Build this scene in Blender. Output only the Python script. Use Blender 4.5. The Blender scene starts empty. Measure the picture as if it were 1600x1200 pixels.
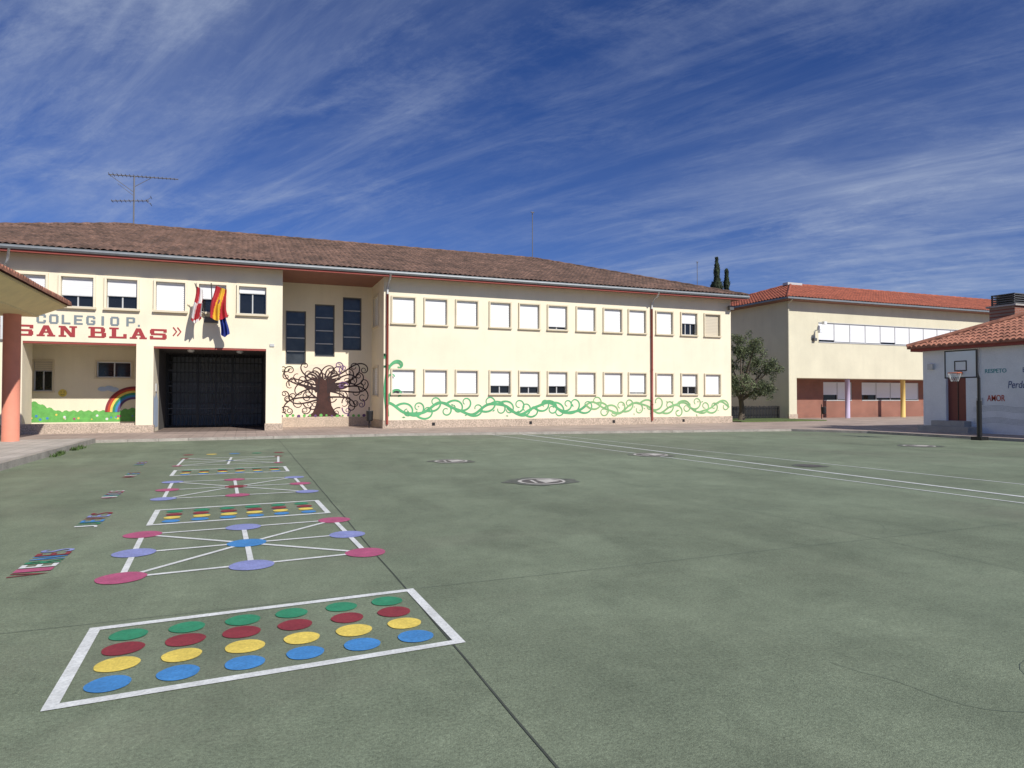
import bpy, math, random
from mathutils import Vector, Matrix
random.seed(7)
D=bpy.data; SC=bpy.context.scene
def link(o): SC.collection.objects.link(o); return o
# ---------------------------------------------------------------- materials
def new_mat(n):
    m=D.materials.new(n); m.use_nodes=True
    nt=m.node_tree; b=nt.nodes["Principled BSDF"]; return m,nt,b
def mat(n,col,rough=0.8,var=0.12,scale=3.0,fine=0.0,bump=0.0,bscale=40,metal=0.0,spec=None,streak=False,hue=None):
    m,nt,b=new_mat(n); N=nt.nodes; Lk=nt.links
    geo=N.new("ShaderNodeNewGeometry")
    src=geo.outputs["Position"]
    no=N.new("ShaderNodeTexNoise"); no.inputs["Scale"].default_value=scale; no.inputs["Detail"].default_value=6; no.inputs["Roughness"].default_value=0.65
    Lk.new(src,no.inputs["Vector"])
    r=N.new("ShaderNodeValToRGB"); r.color_ramp.elements[0].position=0.3; r.color_ramp.elements[1].position=0.7
    c2=hue if hue else col
    r.color_ramp.elements[0].color=(*[max(0,c*(1-var)) for c in c2],1); r.color_ramp.elements[1].color=(*[min(1,c*(1+var)) for c in col],1)
    Lk.new(no.outputs["Fac"],r.inputs["Fac"]); out=r.outputs["Color"]
    def scl(out,scale,det,lo,hi,p0=.3,p1=.7,stretch=None):
        v=geo.outputs["Position"]
        if stretch:
            mp=N.new("ShaderNodeMapping"); mp.inputs["Scale"].default_value=stretch; Lk.new(v,mp.inputs[0]); v=mp.outputs[0]
        n2=N.new("ShaderNodeTexNoise"); n2.inputs["Scale"].default_value=scale; n2.inputs["Detail"].default_value=det; Lk.new(v,n2.inputs["Vector"])
        mr=N.new("ShaderNodeMapRange"); mr.inputs[1].default_value=p0; mr.inputs[2].default_value=p1; mr.inputs[3].default_value=lo; mr.inputs[4].default_value=hi; Lk.new(n2.outputs["Fac"],mr.inputs[0])
        mx=N.new("ShaderNodeVectorMath"); mx.operation='SCALE'; Lk.new(out,mx.inputs[0]); Lk.new(mr.outputs[0],mx.inputs["Scale"]); return mx.outputs[0]
    if fine>0: out=scl(out,bscale,3,1-fine,1+fine)
    if streak:
        out=scl(out,2.6,5,.965,1.0,.34,.55,(1,1,.12)); out=scl(out,.5,5,.95,1.03)
    Lk.new(out,b.inputs["Base Color"])
    if bump>0:
        n3=N.new("ShaderNodeTexNoise"); n3.inputs["Scale"].default_value=bscale; n3.inputs["Detail"].default_value=4; Lk.new(geo.outputs["Position"],n3.inputs["Vector"])
        bp=N.new("ShaderNodeBump"); bp.inputs["Strength"].default_value=bump; bp.inputs["Distance"].default_value=0.02; Lk.new(n3.outputs["Fac"],bp.inputs["Height"]); Lk.new(bp.outputs[0],b.inputs["Normal"])
    b.inputs["Roughness"].default_value=rough; b.inputs["Metallic"].default_value=metal
    if spec is not None: b.inputs["Specular IOR Level"].default_value=spec
    return m
def brickmat(n,c1,c2,mortar,sx,sy,plane='xz',ms=0.02,rough=.85,off=0.5):
    m,nt,b=new_mat(n); N=nt.nodes; Lk=nt.links
    geo=N.new("ShaderNodeNewGeometry"); sp=N.new("ShaderNodeSeparateXYZ"); cb=N.new("ShaderNodeCombineXYZ")
    Lk.new(geo.outputs["Position"],sp.inputs[0])
    a,c={'xz':(0,2),'yz':(1,2),'xy':(0,1)}[plane]
    Lk.new(sp.outputs[a],cb.inputs[0]); Lk.new(sp.outputs[c],cb.inputs[1])
    t=N.new("ShaderNodeTexBrick"); Lk.new(cb.outputs[0],t.inputs["Vector"]); t.offset=off
    t.inputs["Color1"].default_value=(*c1,1); t.inputs["Color2"].default_value=(*c2,1); t.inputs["Mortar"].default_value=(*mortar,1)
    t.inputs["Scale"].default_value=1; t.inputs["Brick Width"].default_value=sx; t.inputs["Row Height"].default_value=sy; t.inputs["Mortar Size"].default_value=ms
    no=N.new("ShaderNodeTexNoise"); no.inputs["Scale"].default_value=.8; no.inputs["Detail"].default_value=6; Lk.new(geo.outputs["Position"],no.inputs["Vector"])
    mr=N.new("ShaderNodeMapRange"); mr.inputs[1].default_value=.3; mr.inputs[2].default_value=.7; mr.inputs[3].default_value=.8; mr.inputs[4].default_value=1.15; Lk.new(no.outputs["Fac"],mr.inputs[0])
    mx=N.new("ShaderNodeVectorMath"); mx.operation='SCALE'; Lk.new(t.outputs["Color"],mx.inputs[0]); Lk.new(mr.outputs[0],mx.inputs["Scale"])
    Lk.new(mx.outputs[0],b.inputs["Base Color"]); b.inputs["Roughness"].default_value=rough
    return m
def blindmat(n,col):
    m,nt,b=new_mat(n); N=nt.nodes; Lk=nt.links
    geo=N.new("ShaderNodeNewGeometry"); sp=N.new("ShaderNodeSeparateXYZ"); Lk.new(geo.outputs["Position"],sp.inputs[0])
    mu=N.new("ShaderNodeMath"); mu.operation='MULTIPLY'; mu.inputs[1].default_value=2*math.pi/0.09; Lk.new(sp.outputs[2],mu.inputs[0])
    si=N.new("ShaderNodeMath"); si.operation='SINE'; Lk.new(mu.outputs[0],si.inputs[0])
    mr=N.new("ShaderNodeMapRange"); mr.inputs[1].default_value=-1; mr.inputs[2].default_value=-.4; mr.inputs[3].default_value=.7; mr.inputs[4].default_value=1.0; Lk.new(si.outputs[0],mr.inputs[0])
    mx=N.new("ShaderNodeVectorMath"); mx.operation='SCALE'; mx.inputs[0].default_value=col; Lk.new(mr.outputs[0],mx.inputs["Scale"])
    Lk.new(mx.outputs[0],b.inputs["Base Color"]); b.inputs["Roughness"].default_value=.5
    return m
M={}
M['cream']=mat("cream_render",(.83,.755,.575),.9,.03,.9,fine=.03,bump=.25,bscale=25,streak=True)
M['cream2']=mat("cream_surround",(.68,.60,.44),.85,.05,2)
M['creamR']=mat("cream_render_annex",(.66,.62,.465),.9,.05,.6,fine=.03,bump=.2,bscale=25,streak=True)
M['peach']=mat("peach_paint",(.80,.66,.53),.9,.05,1.2)
M['whitewall']=mat("white_render",(.76,.78,.79),.9,.06,1.2,fine=.04,bump=.2,bscale=25)
M['granite']=mat("granite_plinth",(.46,.37,.29),.8,.12,1.5,fine=.38,bscale=22,bump=.2)
M['soffit']=mat("soffit_brown",(.26,.12,.085),.8,.1,2)
M['plsoffit']=mat("canopy_plaster",(.80,.66,.36),.9,.08,2)
M['gutter']=mat("gutter_zinc",(.20,.22,.235),.5,.12,3,metal=.2)
M['redpipe']=mat("red_pipe",(.27,.05,.035),.5,.08,4)
M['redpaint']=mat("red_lintel",(.30,.06,.045),.7,.1,4)
M['salmon']=mat("salmon_column",(.66,.25,.17),.8,.07,2,bump=.15,bscale=40)
M['blind']=blindmat("roller_blind",(.84,.85,.86))
M['blindb']=blindmat("roller_blind_beige",(.62,.55,.42))
M['glass']=mat("dark_glass",(.012,.014,.018),.08,.2,2)
M['glass2']=mat("stair_glass",(.035,.04,.045),.12,.5,1.5)
M['frame']=mat("window_frame_aluminium",(.50,.51,.51),.45,.04,4)
M['fdark']=mat("window_frame_dark",(.10,.10,.10),.5,.1,4)
M['black']=mat("black_iron",(.010,.010,.011),.45,.2,4)
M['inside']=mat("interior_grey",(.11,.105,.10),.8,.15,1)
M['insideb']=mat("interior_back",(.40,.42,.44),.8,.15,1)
M['gatef']=mat("gate_paint",(.13,.135,.14),.45,.15,3)
M['insidef']=brickmat("passage_tiles",(.24,.18,.15),(.20,.155,.13),(.10,.08,.07),.4,.4,'xy',.012,.6,0)
M['roof']=mat("clay_tile_brown",(.150,.088,.064),.9,.45,1.1,fine=.40,bscale=5,hue=(.125,.08,.058))
M['roofr']=mat("clay_tile_red",(.31,.088,.048),.85,.35,1.3,fine=.30,bscale=5)
M['roofs']=mat("clay_tile_orange",(.33,.14,.088),.85,.35,2,fine=.3,bscale=6)
M['brick']=brickmat("red_brick",(.30,.095,.055),(.24,.075,.045),(.30,.22,.18),.25,.075,'xz',.01)
M['pave']=brickmat("paving_tiles",(.40,.315,.265),(.35,.275,.235),(.25,.20,.17),.4,.4,'xy',.012,.8,0)
M['plat']=brickmat("platform_paving",(.50,.46,.42),(.44,.41,.37),(.26,.24,.22),.4,.4,'xy',.012,.8,0)
M['kerb']=mat("kerb_concrete",(.36,.33,.29),.85,.25,2,fine=.2,bscale=30)
M['concrete']=mat("concrete",(.36,.35,.33),.85,.15,2,fine=.1,bscale=30)
M['door']=mat("door_red",(.20,.05,.035),.6,.1,3)
M['lilac']=mat("column_lilac",(.50,.42,.56),.7,.05,3)
M['yellow']=mat("column_yellow",(.74,.52,.16),.7,.05,3)
M['grass']=mat("grass",(.09,.13,.035),.95,.4,2,fine=.4,bscale=20)
M['soil']=mat("soil",(.20,.17,.12),.95,.3,.3,fine=.2,bscale=10)
def pm(n,c,worn=0.16): 
    return mat(n,c,.75,worn,5,fine=.15,bscale=60)
M['pw']=pm("paint_white",(.66,.68,.66)); M['pg']=pm("paint_green",(.03,.24,.12)); M['pr']=pm("paint_red",(.24,.03,.04)); M['py']=pm("paint_yellow",(.74,.57,.11))
M['pb']=pm("paint_blue",(.055,.23,.52)); M['ppk']=pm("paint_pink",(.42,.09,.18)); M['pl']=pm("paint_lilac",(.24,.27,.52)); M['pk']=pm("paint_black",(.05,.045,.05))
M['tgrey']=mat("letter_grey",(.20,.24,.26),.8,.06,3); M['tred']=mat("letter_red",(.34,.04,.045),.8,.08,3); M['tteal']=mat("letter_teal",(.06,.30,.33),.8,.05,3)
M['torg']=mat("letter_orange",(.50,.07,.03),.8,.05,3); M['tblue']=mat("letter_blue",(.10,.13,.25),.8,.05,3)
M['vine']=mat("vine_green",(.10,.38,.17),.85,.15,1.5); M['vine2']=mat("vine_green_pale",(.22,.43,.19),.85,.2,1.5)
M['trunkp']=mat("mural_trunk",(.055,.022,.018),.85,.25,4); M['swirl']=mat("mural_swirl",(.035,.018,.018),.85,.2,4)
M['mgreen']=mat("mural_hedge",(.14,.42,.10),.85,.25,4); M['mblue']=mat("mural_cloud",(.45,.55,.68),.85,.1,3); M['mpurple']=mat("mural_purple",(.12,.06,.16),.85,.1,3)
M['stain']=mat("wet_stain",(.10,.11,.085),.6,.3,3,fine=.2,bscale=15)
M['joint']=mat("joint_dark",(.06,.07,.055),.9,.3,3)
M['crack']=mat("hairline_crack",(.12,.15,.11),.9,.3,3)
M['cover']=mat("cover_iron",(.10,.09,.08),.6,.3,8)
M['coverw']=mat("cover_concrete",(.50,.48,.43),.8,.2,6)
M['rim']=mat("rim_orange",(.60,.14,.05),.5,.05,4)
M['board']=mat("backboard_white",(.74,.76,.78),.5,.05,2)
M['net']=mat("net_white",(.6,.6,.6),.8,.05,4)
M['bark']=mat("bark",(.10,.08,.06),.9,.3,6,bump=.5,bscale=15)
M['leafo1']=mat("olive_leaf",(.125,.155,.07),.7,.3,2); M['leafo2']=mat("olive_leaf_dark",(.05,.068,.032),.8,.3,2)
M['leafc1']=mat("cypress_leaf",(.035,.055,.022),.85,.3,2); M['leafc2']=mat("cypress_leaf_dark",(.018,.03,.013),.85,.3,2)
M['weed']=mat("weed_leaf",(.07,.12,.03),.85,.3,4)
M['alu']=mat("antenna_metal",(.16,.16,.17),.5,.1,4,metal=.2)
M['fr']=mat("flag_red",(.42,.02,.03),.8,.08,4); M['fy']=mat("flag_yellow",(.72,.42,.03),.8,.08,4); M['fb']=mat("flag_blue",(.02,.04,.25),.8,.1,4); M['fw']=mat("flag_white",(.74,.72,.70),.8,.05,4)
M['fp']=mat("flag_purple",(.28,.03,.12),.8,.08,4)
M['lampw']=mat("lamp_shade_white",(.7,.7,.68),.5,.05,4)

def groundmat():
    m,nt,b=new_mat("green_court_concrete"); N=nt.nodes; Lk=nt.links
    geo=N.new("ShaderNodeNewGeometry"); P=geo.outputs["Position"]
    def noise(s,d=6,r=.6,dist=0,st=None,rot=0):
        v=P
        if st:
            mp=N.new("ShaderNodeMapping"); mp.inputs["Scale"].default_value=st; mp.inputs["Rotation"].default_value=(0,0,rot); Lk.new(v,mp.inputs[0]); v=mp.outputs[0]
        n=N.new("ShaderNodeTexNoise"); n.inputs["Scale"].default_value=s; n.inputs["Detail"].default_value=d; n.inputs["Roughness"].default_value=r; n.inputs["Distortion"].default_value=dist; Lk.new(v,n.inputs["Vector"]); return n.outputs["Fac"]
    def ramp(f,p0,c0,p1,c1):
        r=N.new("ShaderNodeValToRGB"); e=r.color_ramp.elements; e[0].position=p0; e[0].color=(*c0,1); e[1].position=p1; e[1].color=(*c1,1); Lk.new(f,r.inputs[0]); return r.outputs[0]
    def mul(a,c,fac=1):
        x=N.new("ShaderNodeMix"); x.data_type='RGBA'; x.blend_type='MULTIPLY'; x.inputs[0].default_value=fac; Lk.new(a,x.inputs[6]); Lk.new(c,x.inputs[7]); return x.outputs[2]
    g3=lambda v:(v,v,v)
    base=ramp(noise(.20,9,.64,.6),.36,(.168,.200,.135),.62,(.215,.258,.176))
    base=mul(base,ramp(noise(1.1,9,.72,.3),.3,(.80,.81,.80),.7,(1.14,1.13,1.12)))
    base=mul(base,ramp(noise(.9,6,.6,.8,(1,.22,1),.5),.35,g3(.90),.65,g3(1.08)))
    base=mul(base,ramp(noise(9,6,.7),.3,g3(.90),.7,g3(1.09)))
    base=mul(base,ramp(noise(48,5,.75),.3,g3(.60),.72,g3(1.36)))
    base=mul(base,ramp(noise(190,2,.6),.35,g3(.74),.65,g3(1.24)))
    v=N.new("ShaderNodeTexVoronoi"); v.inputs["Scale"].default_value=2.1; Lk.new(P,v.inputs["Vector"])
    base=mul(base,ramp(v.outputs["Distance"],.018,(1.6,1.55,1.5),.03,(1,1,1)))
    mx=N.new("ShaderNodeMix"); mx.data_type='RGBA'; Lk.new(ramp(noise(.12,7,.7,1.0),.50,(0,0,0),.74,(.55,.55,.55)),mx.inputs[0]); Lk.new(base,mx.inputs[6]); mx.inputs[7].default_value=(.19,.185,.14,1)
    out=mul(mx.outputs[2],ramp(noise(.45,8,.68,.8),.58,g3(1),.76,g3(.66)))
    out=mul(out,ramp(noise(.33,8,.7,1.2),.26,g3(1.16),.40,g3(1)))
    Lk.new(out,b.inputs["Base Color"])
    b.inputs["Roughness"].default_value=.82; b.inputs["Specular IOR Level"].default_value=.3
    bp=N.new("ShaderNodeBump"); bp.inputs["Strength"].default_value=.5; bp.inputs["Distance"].default_value=.01; Lk.new(noise(110,3,.6),bp.inputs["Height"]); Lk.new(bp.outputs[0],b.inputs["Normal"])
    return m
M['court']=groundmat()

# ---------------------------------------------------------------- mesh builder
def empty(n,loc=(0,0,0)):
    e=D.objects.new(n,None); e.location=loc; e.empty_display_size=.2; link(e); 
    return e
class MB:
    def __init__(s): s.v=[]; s.f=[]; s.m=[]; s.mats=[]
    def mi(s,k):
        if k not in s.mats: s.mats.append(k)
        return s.mats.index(k)
    def face(s,pts,k):
        i=len(s.v); s.v+= [tuple(p) for p in pts]; s.f.append(tuple(range(i,i+len(pts)))); s.m.append(s.mi(k))
    def box(s,x0,x1,y0,y1,z0,z1,k):
        i=len(s.v); s.v+=[(x0,y0,z0),(x1,y0,z0),(x1,y1,z0),(x0,y1,z0),(x0,y0,z1),(x1,y0,z1),(x1,y1,z1),(x0,y1,z1)]
        for f in ((0,3,2,1),(4,5,6,7),(0,1,5,4),(1,2,6,5),(2,3,7,6),(3,0,4,7)): s.f.append(tuple(i+j for j in f)); s.m.append(s.mi(k))
    def tube(s,pts,rad,k,n=10,cap=True):
        pts=[Vector(p) for p in pts]; rr=rad if isinstance(rad,(list,tuple)) else [rad]*len(pts)
        rings=[]
        for j,p in enumerate(pts):
            t=(pts[min(j+1,len(pts)-1)]-pts[max(j-1,0)]).normalized()
            a=Vector((0,0,1)) if abs(t.z)<.9 else Vector((1,0,0))
            u=t.cross(a).normalized(); w=t.cross(u)
            i=len(s.v); rings.append(i)
            for q in range(n):
                an=2*math.pi*q/n; s.v.append(tuple(p+(u*math.cos(an)+w*math.sin(an))*rr[j]))
        mi=s.mi(k)
        for j in range(len(rings)-1):
            for q in range(n):
                q2=(q+1)%n; s.f.append((rings[j]+q,rings[j]+q2,rings[j+1]+q2,rings[j+1]+q)); s.m.append(mi)
        if cap:
            s.f.append(tuple(rings[0]+q for q in range(n))); s.m.append(mi); s.f.append(tuple(rings[-1]+q for q in reversed(range(n)))); s.m.append(mi)
    def make(s,name,parent=None,smooth=False):
        me=D.meshes.new(name); me.from_pydata(s.v,[],s.f)
        for k in s.mats: me.materials.append(M[k])
        me.polygons.foreach_set("material_index",s.m)
        if smooth: me.polygons.foreach_set("use_smooth",[True]*len(s.f))
        me.update(); o=D.objects.new(name,me); link(o)
        if parent: o.parent=parent
        return o
def mapY(Y): return lambda u,v,d:(u,Y+d,v)
def mapXl(X): return lambda u,v,d:(X+d,u,v)
def mapXr(X): return lambda u,v,d:(X-d,u,v)
def wall(mb,mp,u0,u1,v0,v1,ops,k,rev=.18,rk=None):
    us=sorted({u0,u1,*[o[0] for o in ops],*[o[1] for o in ops]}); vs=sorted({v0,v1,*[o[2] for o in ops],*[o[3] for o in ops]})
    us=[u for u in us if u0<=u<=u1]; vs=[v for v in vs if v0<=v<=v1]
    for a,b in zip(us,us[1:]):
        for c,d in zip(vs,vs[1:]):
            mu,mv=(a+b)/2,(c+d)/2
            if any(o[0]<mu<o[1] and o[2]<mv<o[3] for o in ops): continue
            mb.face([mp(a,c,0),mp(b,c,0),mp(b,d,0),mp(a,d,0)],k)
    rk=rk or k
    for o in ops:
        a,b,c,d=o[:4]; r=o[4] if len(o)>4 else rev
        if r<=0: continue
        mb.face([mp(a,c,0),mp(b,c,0),mp(b,c,r),mp(a,c,r)],rk); mb.face([mp(a,d,0),mp(b,d,0),mp(b,d,r),mp(a,d,r)],rk)
        mb.face([mp(a,c,0),mp(a,d,0),mp(a,d,r),mp(a,c,r)],rk); mb.face([mp(b,c,0),mp(b,d,0),mp(b,d,r),mp(b,c,r)],rk)
def mbox(mb,mp,a,b,c,d,d0,d1,k):
    p=[mp(a,c,d0),mp(b,c,d0),mp(b,c,d1),mp(a,c,d1),mp(a,d,d0),mp(b,d,d0),mp(b,d,d1),mp(a,d,d1)]
    i=len(mb.v); mb.v+=p
    for f in ((0,3,2,1),(4,5,6,7),(0,1,5,4),(1,2,6,5),(2,3,7,6),(3,0,4,7)): mb.f.append(tuple(i+j for j in f)); mb.m.append(mb.mi(k))
def window(mb,mp,a,b,c,d,blind,sk='cream2',proud=.07,w=.07,rev=.18,mull=2,bk='blind',fk='frame',gk='glass'):
    """blind = fraction covered from top"""
    if proud>0:
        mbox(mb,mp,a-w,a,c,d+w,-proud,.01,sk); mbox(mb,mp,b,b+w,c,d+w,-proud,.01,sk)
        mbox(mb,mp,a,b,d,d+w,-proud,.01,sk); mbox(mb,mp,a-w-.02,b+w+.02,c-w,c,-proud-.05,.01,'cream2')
    mbox(mb,mp,a,b,c,d,rev-.01,rev+.02,gk)
    zb=d-(d-c)*blind; f=.045
    mbox(mb,mp,a,a+f,c,d,rev-.06,rev-.012,fk); mbox(mb,mp,b-f,b,c,d,rev-.06,rev-.012,fk)
    mbox(mb,mp,a+f,b-f,c,c+f,rev-.06,rev-.012,fk); mbox(mb,mp,a+f,b-f,d-f,d,rev-.06,rev-.012,fk)
    for i in range(1,mull):
        u=a+(b-a)*i/mull; mbox(mb,mp,u-f*.6,u+f*.6,c+f,d-f,rev-.055,rev-.015,fk)
    if blind>0:
        mbox(mb,mp,a+.02,b-.02,zb,d-.005,rev-.105,rev-.065,bk)
        mbox(mb,mp,a+.02,b-.02,zb-.035,zb-.002,rev-.112,rev-.063,fk)
class Rib:
    def __init__(s,place,k): s.mb=MB(); s.place=place; s.k=k; s.off=0
    def add(s,pts,w,k=None):
        s.off+=.0004; k=k or s.k; n=len(pts); L=[];R=[]
        for i,p in enumerate(pts):
            q0=pts[max(i-1,0)]; q1=pts[min(i+1,n-1)]; tx,ty=q1[0]-q0[0],q1[1]-q0[1]; l=math.hypot(tx,ty) or 1; nx,ny=-ty/l,tx/l
            ww=(w[i] if isinstance(w,(list,tuple)) else w)/2
            L.append(s.place(p[0]+nx*ww,p[1]+ny*ww,s.off)); R.append(s.place(p[0]-nx*ww,p[1]-ny*ww,s.off))
        for i in range(n-1): s.mb.face([R[i],R[i+1],L[i+1],L[i]],k)
    def poly(s,pts,k=None):
        s.off+=.0004; s.mb.face([s.place(p[0],p[1],s.off) for p in pts],k or s.k)
    def disc(s,x,y,r,k=None,n=28,ry=None,jit=.02):
        ry=ry or r; ph=random.random()*6
        s.poly([(x+r*(1+jit*math.sin(3*t+ph)+jit*.5*math.sin(7*t))*math.cos(t),y+ry*(1+jit*math.sin(2*t+ph))*math.sin(t)) for t in [2*math.pi*i/n for i in range(n)]],k)
def curl(x,y,h,L,k0,k1,w0,w1,n=40,pw=1.6):
    pts=[];ws=[];ds=L/n
    for i in range(n+1):
        t=i/n; pts.append((x,y)); ws.append(w0+(w1-w0)*t)
        k=k0+(k1-k0)*t**pw; h+=k*ds; x+=math.cos(h)*ds; y+=math.sin(h)*ds
    return pts,ws
def text(body,mk,name,parent,center,rot,width,height,bold=0.0,shear=0):
    c=D.curves.new(name,'FONT'); c.body=body; c.size=1; c.offset=bold; c.extrude=.004; c.align_x='CENTER'; c.align_y='CENTER'; c.shear=shear
    c.materials.append(M[mk]); o=D.objects.new(name,c); link(o); bpy.context.view_layer.update()
    dx,dy=o.dimensions.x or 1,o.dimensions.y or 1
    bb=[Vector(q) for q in o.bound_box]; cx=(min(q.x for q in bb)+max(q.x for q in bb))/2; cy=(min(q.y for q in bb)+max(q.y for q in bb))/2
    sx,sy=width/dx,height/dy
    o.scale=(sx,sy,1); o.rotation_euler=rot
    R=Matrix.Rotation(rot[2],3,'Z')@Matrix.Rotation(rot[0],3,'X')
    o.location=Vector(center)-R@Vector((cx*sx,cy*sy,0)); o.parent=parent
    return o
def rc(*a): return [[(x0,y0),(x1,y0),(x1,y1),(x0,y1)] for x0,y0,x1,y1 in a]
SL={
'S':rc((.06,.82,1,1),(0,.56,.26,.90),(.06,.41,.94,.59),(.74,.10,1,.44),(0,0,.94,.18),(.80,.68,1,.83),(0,.17,.2,.32)),
'A':[[(.10,.12),(.34,.12),(.60,1),(.36,1)],[(.66,.12),(.92,.12),(.64,1),(.42,1)]]+rc((.26,.32,.74,.46),(0,0,.44,.15),(.56,0,1,.15)),
'N':[[(.08,1),(.36,1),(.90,0),(.64,0)]]+rc((.10,.10,.30,.95),(.70,.05,.90,.9),(0,0,.42,.15),(.58,.85,1,1),(0,.85,.12,1)),
'B':rc((.12,0,.37,1),(.30,.85,.86,1),(.30,.42,.88,.58),(.30,0,.92,.15),(.70,.55,.94,.90),(.74,.09,1,.48),(0,0,.14,.15),(0,.85,.14,1)),
'L':rc((.14,.1,.40,.9),(0,.85,.54,1),(0,0,1,.17),(.80,.1,1,.42)),
}
GR={
'C':rc((0,.14,.28,.86),(.10,.80,.9,1),(.10,0,.9,.20),(.72,.62,1,.88),(.72,.12,1,.38)),
'O':rc((0,.14,.28,.86),(.72,.14,1,.86),(.10,.80,.9,1),(.10,0,.9,.20)),
'L':rc((0,0,.28,1),(.2,0,.95,.20)),
'E':rc((0,0,.28,1),(.2,0,.95,.19),(.2,.81,.95,1),(.2,.41,.85,.59)),
'G':rc((0,.14,.28,.86),(.10,.80,.9,1),(.10,0,.9,.20),(.72,.64,1,.88),(.72,.12,1,.50),(.5,.36,.9,.52)),
'I':rc((.34,0,.64,1)),
'P':rc((0,0,.28,1),(.2,.81,.88,1),(.2,.36,.88,.54),(.72,.42,1,.94)),
'.':rc((0,0,.24,.22)),
}
def paint_word(q,s,x,z,w,h,gap,G,k,space):
    for ch in s:
        if ch==' ': x+=space; continue
        for poly in G[ch]: q.poly([(x+a*w,z+b*h) for a,b in poly],k)
        x+=w+gap
def tiles(mb,O,A,U,length,run,rise,h0,h1,k,per=.26,row=.42,amp=.045,seg=6,skirt=0):
    O=Vector(O);A=Vector(A);U=Vector(U); nx=max(1,int(length/per*seg)); cols=[]
    sl=rise/run
    for i in range(nx+1):
        a=length*i/nx; tm=run
        if h0: tm=min(tm,a)
        if h1: tm=min(tm,length-a)
        ph=2*math.pi*a/per; cr=amp*(abs(math.sin(ph/2))**.8)
        cols.append((a,tm,cr))
    nr=int(run/row)+1; mi=mb.mi(k); base=len(mb.v)
    for a,tm,cr in cols:
        ci=int(a/per)
        for j in range(nr):
            for q,(tt,dz) in enumerate(((j*row,.035),((j+1)*row-.005,.0))):
                t=min(tt,tm); z=t*sl+cr+dz+(.010*math.sin(ci*12.9+j*7.3))
                p=O+A*a+U*t; mb.v.append((p.x,p.y,O.z+z))
    W=nr*2
    for i in range(nx):
        for j in range(W-1):
            a=base+i*W+j; tmn=max(cols[i][1],cols[i+1][1])
            if (j//2)*row>tmn: continue
            mb.f.append((a,a+W,a+W+1,a+1)); mb.m.append(mi)
    if skirt:
        for i in range(nx):
            p=Vector(mb.v[base+i*W]); q=Vector(mb.v[base+(i+1)*W]); mb.face([p,q,Vector((q.x,q.y,O.z-skirt)),Vector((p.x,p.y,O.z-skirt))],k)
def hiproof(name,x0,x1,y0,y1,ze,rise,parent,k,per=.26,row=.42,seg=6,left=True,right=True):
    run=(y1-y0)/2; mb=MB()
    tiles(mb,(x0,y0,ze),(1,0,0),(0,1,0),x1-x0,run,rise,left,right,k,per,row,.06,seg)
    if left: tiles(mb,(x0,y0,ze),(0,1,0),(1,0,0),y1-y0,run,rise,True,True,k,per,row,.06,seg)
    if right: tiles(mb,(x1,y0,ze),(0,1,0),(-1,0,0),y1-y0,run,rise,True,True,k,per,row,.06,seg)
    ym=(y0+y1)/2; xa=x0+run if left else x0; xb=x1-run if right else x1
    mb.face([(x1,y1,ze),(x0,y1,ze),(xa,ym,ze+rise),(xb,ym,ze+rise)],k)
    def cap(p,q):
        p=Vector(p);q=Vector(q); n=max(2,int((q-p).length/.4)); pts=[];r=[]
        for i in range(n+1):
            pts.append(p+(q-p)*i/n+Vector((0,0,.05))); r.append(.11 if i%2 else .085)
        mb.tube(pts,r,k,8)
    cap((xa,ym,ze+rise),(xb,ym,ze+rise))
    if left: cap((x0,y0,ze),(xa,ym,ze+rise)); cap((x0,y1,ze),(xa,ym,ze+rise))
    if right: cap((x1,y0,ze),(xb,ym,ze+rise)); cap((x1,y1,ze),(xb,ym,ze+rise))
    return mb.make(name,parent)

# ================================================================ GROUND
g=MB(); g.face([(-600,-600,-.02),(900,-600,-.02),(900,900,-.02),(-600,900,-.02)],'soil'); g.make("ground")
g=MB(); g.face([(-40,-30,0),(60,-30,0),(60,60,0),(-40,60,0)],'court'); court=g.make("green_court_pavement")
gp=lambda x,y,o:(x,y,.004+o*.1)
j=Rib(gp,'joint')
def wob(p,q,n=40,a=.006):
    return [(p[0]+(q[0]-p[0])*i/n+random.uniform(-a,a),p[1]+(q[1]-p[1])*i/n+random.uniform(-a,a)) for i in range(n+1)]
for x,w in ((1.285,.012),(6.7,.006),(12.2,.006),(17.6,.008),(23,.008)): j.add(wob((x,-2),(x-.12,27.5)),w,'joint' if x<2 else 'crack')
for y,w in ((.2,.006),(5.62,.006),(11.1,.009),(16.5,.008),(22,.008)): j.add(wob((-5,y-.1),(25.5,y+.15)),w,'crack')
def crack(x,y,h,L,w=.004):
    pts=[(x,y)]
    for i in range(int(L/.09)):
        h+=random.uniform(-.5,.5); x+=math.cos(h)*.09; y+=math.sin(h)*.09; pts.append((x,y))
    j.add(pts,w,'crack')
for c in ((3.3,3.1,-.9,1.4),(4.1,2.4,1.0,.7),(7,5.8,.6,1.8),(2.6,8.2,.1,1.6)): crack(*c)
j.mb.make("expansion_joints",court)
gm=empty("painted_ground_games")
r=Rib(lambda x,y,o:(x,y,.006+o*.03),'pw')
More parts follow.
